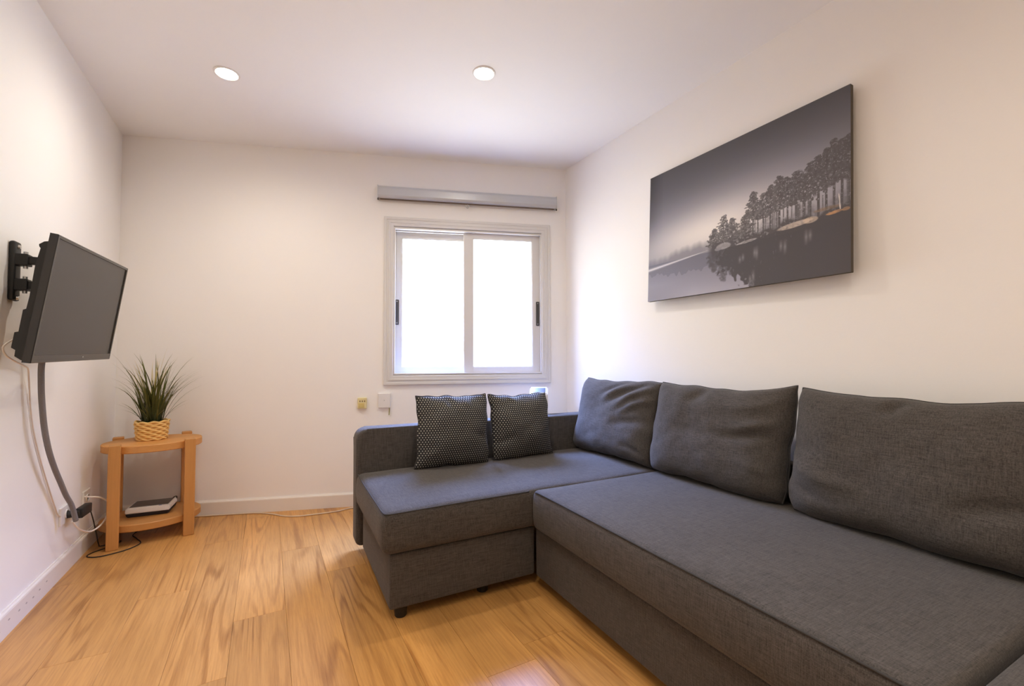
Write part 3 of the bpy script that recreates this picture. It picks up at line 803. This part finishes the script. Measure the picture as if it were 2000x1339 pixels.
    under = np.clip((0.345+0.06*(U-0.42)+0.022*np.sin(U*55)*np.sin(U*23)-V)/0.025, 0, 1)*np.clip((U-0.385)/0.03, 0, 1)*np.clip((V-0.265)/0.01, 0, 1)
    under2 = np.clip((0.40+0.05*(U-0.42)+0.03*np.sin(U*47)-V)/0.05, 0, 1)*np.clip((U-0.45)/0.06, 0, 1)*(V > 0.27)
    bank = np.maximum(0.95*under*np.clip((nz1-0.18)/0.2, 0.5, 1), 0.45*under2*np.clip(nz1*1.6, 0, 1))
    full_ = np.maximum(mask*np.clip((nz2-0.16)/0.2, 0.25, 1)*np.clip(0.86+0.3*(nz1-0.4), 0, 1), bank)
    dark = np.array([76, 71, 70.])
    shore = 0.285 + 0.06*np.clip((U-0.55)/0.45, 0, 1)
    land = (V > shore)
    img = np.where(land[..., None], img*(1-full_[..., None])+dark*full_[..., None], img)
    # mirrored wood in the water: dark and streaky
    src = (2*shore-V); jj = np.clip((src*1.0*nz).astype(int), 0, nz-1); ii = np.tile(np.arange(nx), (nz, 1))
    refl = smooth(full_, 2)[jj, ii]
    depth = np.clip((shore-V)/0.30, 0, 1)
    nzL = smooth(rs.rand(nz, nx), 14); nzL = (nzL-nzL.mean())/nzL.std()
    solid = np.clip((U-0.44-0.16*np.clip((0.17-V)/0.17, 0, 1)+0.022*nzL)/0.02, 0, 1)*np.clip((V-(-0.08+0.16*np.clip((0.60-U)/0.16, 0, 1)+0.03*np.sin(U*95)))/0.03, 0, 1)
    str_ = smooth(rs.rand(nz, nx), 1); str_ = np.cumsum(str_, 0); str_ = (str_[6:]-str_[:-6]); str_ = np.pad(str_, ((3, 3), (0, 0)), 'edge'); str_ = (str_-str_.min())/(str_.max()-str_.min())
    rr = np.maximum(refl*0.9, solid*np.clip(1.25-0.9*np.clip(str_-0.62, 0, 1)*3.2*np.clip((0.86-U)/0.2+0.3, 0, 1), 0, 1))
    wm = (V < shore)&(U > 0.38)
    wr = np.array([70, 65, 65.])
    img = np.where(wm[..., None], img*(1-0.93*rr[..., None])+wr*0.93*rr[..., None], img)
    # pale rocks, log and warm stones on the bank
    def patch(u, v, ru, rv, c, a=0.9, slope=0.0):
        d = ((U-u)/ru)**2+((V-v-slope*(U-u))/rv)**2
        k = np.clip((1.1-d)/0.35, 0, 1)*a*np.clip(0.45+nz1, 0, 1)
        img[:] = img*(1-k[..., None])+np.array(c)*k[..., None]
    patch(0.475, 0.300, 0.040, 0.022, (150, 144, 142)); patch(0.445, 0.288, 0.018, 0.012, (128, 122, 122))
    patch(0.590, 0.292, 0.052, 0.0075, (168, 160, 156), 0.9, 0.10); patch(0.60, 0.2925, 0.030, 0.0025, (90, 84, 84), 0.8, 0.10)
    patch(0.800, 0.322, 0.072, 0.016, (186, 168, 150), 0.9, 0.10); patch(0.86, 0.326, 0.030, 0.018, (196, 172, 146), 0.7)
    patch(0.945, 0.335, 0.030, 0.008, (186, 138, 96), 0.9, 0.1); patch(0.985, 0.338, 0.014, 0.010, (166, 126, 92), 0.7)
    patch(0.92, 0.366, 0.05, 0.010, (130, 104, 82), 0.55)
    # slim pale birch stem near the right rim
    k = np.clip((0.0022-np.abs(U-(0.962+0.05*(0.42-V))))/0.001, 0, 1)*((V > 0.345)&(V < 0.43))
    img[:] = img*(1-k[..., None])+np.array([196, 186, 178.])*k[..., None]
    for (u, v0, h_) in ((0.845, 0.235, 0.05), (0.86, 0.24, 0.04), (0.745, 0.215, 0.04), (0.762, 0.205, 0.05), (0.64, 0.205, 0.05), (0.63, 0.21, 0.04), (0.56, 0.185, 0.03), (0.575, 0.195, 0.03), (0.625, 0.06, 0.05), (0.61, 0.05, 0.03)):
        k = np.exp(-((U-u)/0.006)**2)*np.clip(1-np.abs(V-v0)/h_, 0, 1)*0.6
        img[:] = img+(np.array([150, 144, 146.])-img)*k[..., None]
    return np.clip(img, 0, 255)
pic_c = Vector((1.9955, 1.392, 1.7355))
ex = Vector((-0.018, -1.0, -0.005)).normalized()
uz = -Vector((-0.044, 0.006, -0.999)); uz = (uz-ex*uz.dot(ex)).normalized()
ny = uz.cross(ex)
PIC_M = Matrix(((ex.x, ny.x, uz.x, pic_c.x), (ex.y, ny.y, uz.y, pic_c.y), (ex.z, ny.z, uz.z, pic_c.z), (0, 0, 0, 1)))
PWD, PHT, PTH = 1.063, 0.750, 0.020
pic = tag(empty('canvas_picture', PIC_M), 'black and white canvas print of pine trees by a misty lake', 'picture')
m, nt, b = mat('printed_canvas')
ca = N(nt, 'ShaderNodeVertexColor'); ca.layer_name = 'print'
nt.links.new(ca.outputs['Color'], b.inputs['Base Color'])
b.inputs['Roughness'].default_value = 0.6; b.inputs['Specular IOR Level'].default_value = 0.35
tc = N(nt, 'ShaderNodeTexCoord'); nz_ = N(nt, 'ShaderNodeTexNoise'); nz_.inputs['Scale'].default_value = 700
nt.links.new(tc.outputs['Object'], nz_.inputs['Vector'])
bp = N(nt, 'ShaderNodeBump'); bp.inputs['Strength'].default_value = 0.15; bp.inputs['Distance'].default_value = 0.0005
nt.links.new(nz_.outputs['Fac'], bp.inputs['Height']); nt.links.new(bp.outputs['Normal'], b.inputs['Normal'])
nx, nz = 400, 282
img = make_art(nx, nz)/255.0
linimg = np.where(img <= 0.04045, img/12.92, ((img+0.055)/1.055)**2.4)*np.array([1.14, 1.20, 1.30])*PRINT_GAIN
gx = np.linspace(-PWD/2+0.0005, PWD/2-0.0005, nx+1); gz = np.linspace(-PHT/2+0.0005, PHT/2-0.0005, nz+1)
GX, GZ = np.meshgrid(gx, gz)
vv = np.stack([GX, np.full_like(GX, -0.0006), GZ], -1).reshape(-1, 3)
I, J = np.meshgrid(np.arange(nx), np.arange(nz)); a0 = (J*(nx+1)+I)
ff = np.stack([a0, a0+1, a0+nx+2, a0+nx+1], -1).reshape(-1, 4)
me = bpy.data.meshes.new('printed_face')
me.from_pydata(vv.tolist(), [], ff.tolist()); me.update()
at = me.color_attributes.new('print', 'FLOAT_COLOR', 'CORNER')
cols = np.ones((nx*nz, 4, 4), dtype=np.float32); cols[:, :, :3] = linimg.reshape(-1, 1, 3)
at.data.foreach_set('color', cols.ravel())
pf = link('printed_face', me, m, pic)
bm_obj('stretched_canvas', bevbox(-PWD/2, PWD/2, 0, PTH, -PHT/2, PHT/2, 0.002), plain('canvas_dark_edge', lin(84, 78, 70), 0.8), pic)

# ------------------------------------------------------------------ television and wall mount
e = Vector((0.043, 0.999, 0.021)).normalized(); u_ = Vector((0.142, -0.027, 0.989)); u_ = (u_-e*u_.dot(e)).normalized(); b_ = u_.cross(e)
tc_ = Vector((-0.620, 2.353, 1.240))
TV_M = Matrix(((e.x, b_.x, u_.x, tc_.x), (e.y, b_.y, u_.y, tc_.y), (e.z, b_.z, u_.z, tc_.z), (0, 0, 0, 1)))
tv = tag(empty('television', TV_M), 'black flat television tilted downwards on a swivel wall bracket', 'television')
TW, TH = 0.70, 0.430
fr = bm_obj('bezel', rect_frame(-TW/2, TW/2, -TH/2, TH/2, [(0, 0.022), (0, 0.002), (0.002, 0.0), (0.011, 0.0), (0.012, 0.004), (0.012, 0.022)]), M_BEZEL, tv)
bm_obj('lower_bezel_strip', bevbox(-TW/2+0.010, TW/2-0.010, 0.0004, 0.010, -TH/2+0.008, -TH/2+0.026, 0.001), M_BEZEL, fr)
bm_obj('power_light', bevbox(0.043, 0.049, -0.0006, 0.001, -TH/2+0.012, -TH/2+0.018, 0.0005), M_STEEL, fr)
bm_obj('screen', box(bmesh.new(), -TW/2+0.011, TW/2-0.011, 0.004, 0.008, -TH/2+0.024, TH/2-0.011), M_SCREEN, tv)
bm = bmesh.new()
prof = [(0.020, 0.190), (0.036, 0.184), (0.047, 0.172), (0.045, 0.165), (0.041, 0.160), (0.045, 0.105), (0.042, 0.0), (0.043, -0.042), (0.050, -0.047), (0.049, -0.118), (0.058, -0.122), (0.058, -0.172), (0.047, -0.178), (0.046, -0.198), (0.030, -0.208), (0.020, -0.211)]
r = [[bm.verts.new((x, y, z)) for y, z in prof] for x in (-TW/2+0.012, TW/2-0.012)]
for k in range(len(prof)):
    k2 = (k+1) % len(prof); bm.faces.new((r[0][k], r[0][k2], r[1][k2], r[1][k]))
bm.faces.new(r[0]); bm.faces.new(r[1][::-1])
bm_obj('rear_housing', bm, M_BLACK, tv)
bm_obj('rear_panel', bevbox(-TW/2+0.002, TW/2-0.002, 0.017, 0.0225, -TH/2+0.002, TH/2-0.002, 0.001), M_BLACK, tv)

tm = tag(empty('tv_wall_mount', loc=(XL, 2.378, 1.255)), 'black steel swivel bracket on the wall behind the television', 'bracket')
bm = bevbox(0.0, 0.020, -0.026, 0.026, 0.0, 0.226, 0.009, 4)
bm_obj('wall_plate', bm, M_BLACKM, tm, True, 40)
for z0 in (0.012, 0.206):
    bm = bmesh.new(); bmesh.ops.create_cone(bm, cap_ends=True, segments=16, radius1=0.009, radius2=0.007, depth=0.006, matrix=Matrix.Translation((0.022, 0, z0)) @ Matrix.Rotation(PI/2, 4, 'Y'))
    bm_obj('bolt', bm, M_STEEL, tm)
for zc in (0.155, 0.060):
    kn = bm_obj('hinge_bracket', bevbox(0.014, 0.052, -0.022, 0.022, zc-0.020, zc+0.024, 0.003), M_BLACKM, tm)
    for sgn in (-1, 1):
        bm = bmesh.new(); bmesh.ops.create_cone(bm, cap_ends=True, segments=12, radius1=0.007, radius2=0.007, depth=0.010, matrix=Matrix.Translation((0.040, 0, zc+0.002+sgn*0.027)))
        bm_obj('pivot_nut', bm, M_STEEL, kn)
    bm = bevbox(0.0, 0.124 if zc > 0.1 else 0.110, -0.012, 0.012, zc-0.013, zc+0.017, 0.003)
    o = bm_obj('swing_arm', bm, M_BLACKM, tm)
    o.matrix_local = Matrix.Translation((0.036, 0, 0)) @ Matrix.Rotation(math.radians(6), 4, 'Z')
hp = bm_obj('tv_plate', bevbox(-0.11, 0.11, 0.047, 0.053, -0.035, 0.150, 0.002), M_BLACKM, tm)
hp.matrix_world = TV_M

# ------------------------------------------------------------------ cables and sockets on the left wall
def cable(name, pts, r, mt, label, cat='cable', per=8, n=8):
    bm = bmesh.new(); tube_into(bm, spline(pts, per), r, n)
    return tag(bm_obj(name, bm, mt, None, True), label, cat)
def plate(loc, label, wd=0.082, ht=0.082):
    t = tag(empty('wall_socket', loc=loc), label, 'socket', 'white sockets low on the left wall')
    bm_obj('cover_plate', bevbox(0, 0.010, -wd/2, wd/2, -ht/2, ht/2, 0.003, 3), M_WHITEP, t)
    bm = lathe(bmesh.new(), [(0.021, 0.0), (0.021, 0.004), (0.019, 0.005), (0.018, -0.004), (0, -0.004)], 28)
    o = bm_obj('socket_ring', bm, M_WHITEP, t, True, 40); o.matrix_local = Matrix.Translation((0.010, 0, 0)) @ Matrix.Rotation(PI/2, 4, 'Y')
    return t
plate((XL, 2.965, 0.285), 'white wall socket with the black plug in it', 0.125, 0.085)
plate((XL, 3.255, 0.285), 'empty white socket plate nearest the side table', 0.10, 0.085)
ad = tag(empty('power_adapter', loc=(XL+0.010, 2.965, 0.280)), 'black plug and adapter hanging from the wall socket', 'adapter')
bm = bmesh.new(); tube_into(bm, [(0.0, 0, 0), (0.012, 0, 0), (0.020, 0.004, 0)], 0.017, 16)
bm_obj('plug', bm, M_BLACK, ad, True, 40)
o = bm_obj('body', bevbox(-0.016, 0.016, -0.055, 0.055, -0.024, 0.024, 0.006, 3), M_BLACK, ad, True, 40)
o.matrix_local = Matrix.Translation((0.046, 0.062, -0.004)) @ Matrix.Rotation(math.radians(-4), 4, 'Z')
o = bm_obj('neck', bevbox(-0.014, 0.014, -0.010, 0.010, -0.014, 0.014, 0.003), M_BLACK, ad); o.matrix_local = Matrix.Translation((0.034, 0.0, 0))
bm = bmesh.new()
tube_into(bm, spline([(0.046, 0.116, -0.004), (0.046, 0.15, -0.02), (0.048, 0.20, -0.09), (0.050, 0.25, -0.18), (0.052, 0.29, -0.255), (0.058, 0.315, -0.274), (0.13, 0.36, -0.276), (0.11, 0.30, -0.2765), (0.045, 0.24, -0.2765), (0.03, 0.19, -0.2765), (0.07, 0.155, -0.2765), (0.13, 0.16, -0.2765), (0.20, 0.20, -0.2765), (0.235, 0.27, -0.2765), (0.20, 0.36, -0.2765), (0.17, 0.45, -0.274), (0.24, 0.62, -0.272), (0.32, 0.66, -0.24), (0.345, 0.64, -0.14), (0.335, 0.60, -0.125), (0.325, 0.572, -0.138)], 8), 0.0028, 6)
bm_obj('cord', bm, M_BLACK, ad, True)
sl_pts = [(-0.762, 2.47, 1.075), (-0.795, 2.502, 1.030), (-0.800, 2.515, 0.93), (-0.800, 2.534, 0.83), (-0.800, 2.562, 0.74), (-0.800, 2.609, 0.648), (-0.800, 2.672, 0.563), (-0.800, 2.742, 0.485), (-0.798, 2.805, 0.41), (-0.793, 2.862, 0.345), (-0.786, 2.895, 0.265)]
cable('cable_sleeve', sl_pts, 0.0102, M_SLEEVE, 'grey braided cable sleeve hanging from the television to the socket', 'cable', 8, 12)
cable('aerial_cable', [(-0.735, 2.26, 1.125), (-0.765, 2.215, 1.112), (-0.785, 2.168, 1.080), (-0.785, 2.180, 1.050), (-0.778, 2.225, 1.028), (-0.785, 2.32, 1.010), (-0.812, 2.43, 0.998), (-0.834, 2.505, 0.965), (-0.843, 2.545, 0.90), (-0.845, 2.562, 0.84), (-0.845, 2.605, 0.72), (-0.845, 2.68, 0.59), (-0.845, 2.76, 0.47), (-0.845, 2.84, 0.355), (-0.845, 2.875, 0.31), (-0.843, 2.915, 0.285)], 0.0030, M_ACABLE, 'thin beige aerial cable running down the left wall')
cable('network_cable', [(-0.842, 3.215, 0.300), (-0.815, 3.20, 0.300), (-0.775, 3.215, 0.286), (-0.752, 3.255, 0.245), (-0.752, 3.268, 0.20), (-0.765, 3.215, 0.148), (-0.785, 3.12, 0.140), (-0.798, 3.02, 0.180), (-0.806, 2.965, 0.222), (-0.812, 2.945, 0.250)], 0.0042, M_WCABLE, 'white cable curling in a loop beside the side table')
def bwp(s, d, z): return tuple(BW_M @ Vector((s, d, z)))
cable('floor_cable', [(-0.70, 3.66, 0.05), (-0.62, 3.66, 0.012), (-0.50, 3.625, 0.0045), (-0.388, 3.590, 0.0045), (-0.20, 3.528, 0.0045), (-0.047, 3.472, 0.0045), (0.044, 3.400, 0.0045), (0.12, 3.310, 0.0045), (0.20, 3.265, 0.0045), (0.311, 3.248, 0.0045), (0.437, 3.240, 0.0045), (0.531, 3.262, 0.0045), (0.64, 3.225, 0.0045), (0.74, 3.20, 0.0045)], 0.0040, M_BCABLE, 'thin beige cable lying on the floor along the end wall')

# ------------------------------------------------------------------ side table
TA = math.radians(10)
tb = tag(empty('side_table', loc=(-0.584, 3.400, 0), rz=TA), 'oval two-tier oak side table in the corner', 'table')
def oval(a, b, z0, z1, r=0.004):
    bm = bmesh.new(); n = 56
    prof = [(r, z0), (0, z0+r), (0, z1-r), (r, z1)]
    rings = [[bm.verts.new(((a-i)*math.cos(2*PI*k/n), (b-i)*math.sin(2*PI*k/n), z)) for k in range(n)] for i, z in prof]
    for A, B in zip(rings, rings[1:]):
        for k in range(n): bm.faces.new((A[k], A[(k+1) % n], B[(k+1) % n], B[k]))
    bm.faces.new(rings[0][::-1]); bm.faces.new(rings[-1]); return bm
bm_obj('tabletop', oval(0.238, 0.196, 0.508, 0.551), M_TABLE_H, tb, True, 35)
bm_obj('shelf', oval(0.238, 0.196, 0.078, 0.118), M_TABLE_H, tb, True, 35)
for sx in (-1, 1):
    for sy in (-1, 1):
        o = bm_obj('leg', bevbox(-0.0265, 0.0265, -0.0265, 0.0265, 0, 0.563, 0.004), M_TABLE_V, tb)
        o.location = (sx*0.168, sy*0.164, 0)

# ------------------------------------------------------------------ modem on the lower shelf
md = tag(empty('modem', loc=(-0.590, 3.424, 0.1182), rz=math.radians(-5)), 'flat white box with a dark top panel on the lower shelf', 'modem')
bm = bmesh.new()
def frus(bm, a, z0, b, z1):
    v = [bm.verts.new(p) for p in ((-a[0], -a[1], z0), (a[0], -a[1], z0), (a[0], a[1], z0), (-a[0], a[1], z0), (-b[0], -b[1], z1), (b[0], -b[1], z1), (b[0], b[1], z1), (-b[0], b[1], z1))]
    for f in ((0,3,2,1), (4,5,6,7), (0,1,5,4), (1,2,6,5), (2,3,7,6), (3,0,4,7)): bm.faces.new([v[i] for i in f])
frus(bm, (0.098, 0.076), 0.0, (0.104, 0.082), 0.022)
bmesh.ops.bevel(bm, geom=bm.edges[:], offset=0.004, segments=2, affect='EDGES')
bm_obj('base', bm, M_NAVY, md, True, 40)
bm = bmesh.new(); frus(bm, (0.106, 0.084), 0.022, (0.104, 0.080), 0.052)
bmesh.ops.bevel(bm, geom=bm.edges[:], offset=0.005, segments=3, affect='EDGES')
bm_obj('housing', bm, M_WHITEP, md, True, 40)
bm_obj('top_panel', bevbox(-0.093, 0.093, -0.058, 0.070, 0.0505, 0.0535, 0.001), M_DKPANEL, md)
bm_obj('logo_mark', bevbox(0.050, 0.064, -0.0735, -0.066, 0.0515, 0.0528, 0.0004), M_BLUEL, md)

# ------------------------------------------------------------------ potted grass
pt = tag(empty('potted_grass', loc=(-0.600, 3.430, 0.551)), 'green artificial grass plant in a woven straw pot on the side table', 'plant')
pot = bm_obj('basket_pot', lathe(bmesh.new(), [(0.0, 0.0), (0.066, 0.0), (0.070, 0.004), (0.078, 0.108), (0.075, 0.110), (0.071, 0.095), (0.0, 0.095)], 36), plain('straw_lining', lin(205, 160, 90), 0.8), pt, True, 40)
M_STRAW = plain('woven_straw', lin(236, 196, 122), 0.7, var=0.12, vscale=60, bump=0.3, bscale=400)
rows = 9
for k in range(rows):
    bm = bmesh.new(); zz = 0.007+0.0125*k; R0 = 0.069+0.0090*k/(rows-1)+0.0015
    pts = []
    for i in range(72):
        a = 2*PI*i/72
        ph = 9*a + (PI if k % 2 else 0)
        pts.append(((R0+0.0028*math.sin(ph))*math.cos(a), (R0+0.0028*math.sin(ph))*math.sin(a), zz+0.0035*math.sin(ph+0.8)))
    tube_into(bm, pts, 0.0068, 6, closed=True)
    bm_obj('weave_strand', bm, M_STRAW, pot, True)
bm_obj('soil', lathe(bmesh.new(), [(0.0, 0.102), (0.04, 0.101), (0.072, 0.098)], 28), plain('dark_soil', lin(40, 34, 20), 0.95), pt, True)
rg = random.Random(11)
def blade(length, lean, droop, wd):
    bm = bmesh.new(); n = 8; prev = None
    uvl = bm.loops.layers.uv.new('UVMap'); th = lean; p = Vector((0, 0, 0)); rows_ = []
    for i in range(n+1):
        q = i/n
        w_ = wd*(0.55+0.9*q if q < 0.4 else 0.91*(1-((q-0.4)/0.6)**1.4)+0.02)
        nrm = Vector((-math.cos(th), 0, math.sin(th)))
        rows_.append((bm.verts.new(p+Vector((0, -w_, 0))+nrm*w_*0.25), bm.verts.new(p), bm.verts.new(p+Vector((0, w_, 0))+nrm*w_*0.25), q))
        p = p + Vector((math.sin(th), 0, math.cos(th)))*(length/n); th += droop/n*(0.4+1.4*q)
    for A, B in zip(rows_, rows_[1:]):
        for k in (0, 1):
            f = bm.faces.new((A[k], A[k+1], B[k+1], B[k]))
            for lp, qq in zip(f.loops, (A[3], A[3], B[3], B[3])): lp[uvl].uv = (0.5, qq)
    me = bpy.data.meshes.new('leaf'); bm.to_mesh(me); bm.free(); return me
kinds = []
for ln, le, dr, wd in ((0.46, 0.12, 0.75, 0.0046), (0.42, 0.22, 1.05, 0.0044), (0.36, 0.38, 1.05, 0.0044), (0.27, 0.10, 0.25, 0.0050), (0.24, 0.42, 0.55, 0.0044), (0.20, 0.62, 0.75, 0.0040), (0.24, 0.02, 0.15, 0.0056), (0.36, 0.06, 0.40, 0.0046), (0.22, 0.15, 0.3, 0.0056), (0.30, 0.20, 0.6, 0.0050)):
    me = blade(ln, le, dr, wd); me.materials.append(M_LEAF); kinds.append(me)
kindy = []
for ln, le, dr, wd in ((0.44, 0.06, 0.30, 0.0032), (0.41, 0.12, 0.45, 0.0032), (0.37, 0.03, 0.2, 0.0030)):
    me = blade(ln, le, dr, wd); me.materials.append(M_LEAFY); kindy.append(me)
for i in range(150):
    yl = i % 10 == 4
    me = rg.choice(kindy) if yl else kinds[i % 10]
    a = rg.random()*2*PI; rr = 0.052*math.sqrt(rg.random())*(0.5 if yl else 1)
    az = a+rg.uniform(-.5, .5)
    reach = max(v.co.x for v in me.vertices)+0.045
    base = Vector((-0.600+rr*math.cos(a), 3.430+rr*math.sin(a), 0))
    if base.dot(BW_N)+reach*(math.cos(az)*BW_N.x+math.sin(az)*BW_N.y) > 3.29: az += PI
    if base.x+reach*math.cos(az) < XL+0.02: az = PI-az
    o = link('leaf', me, None, pt)
    o.location = (rr*math.cos(a), rr*math.sin(a), 0.096)
    o.rotation_euler = (rg.uniform(-.08, .08), rg.uniform(-.06, .06), az)
    o.scale = (1, 1, rg.uniform(0.80, 1.08))
    for p in me.polygons: p.use_smooth = True
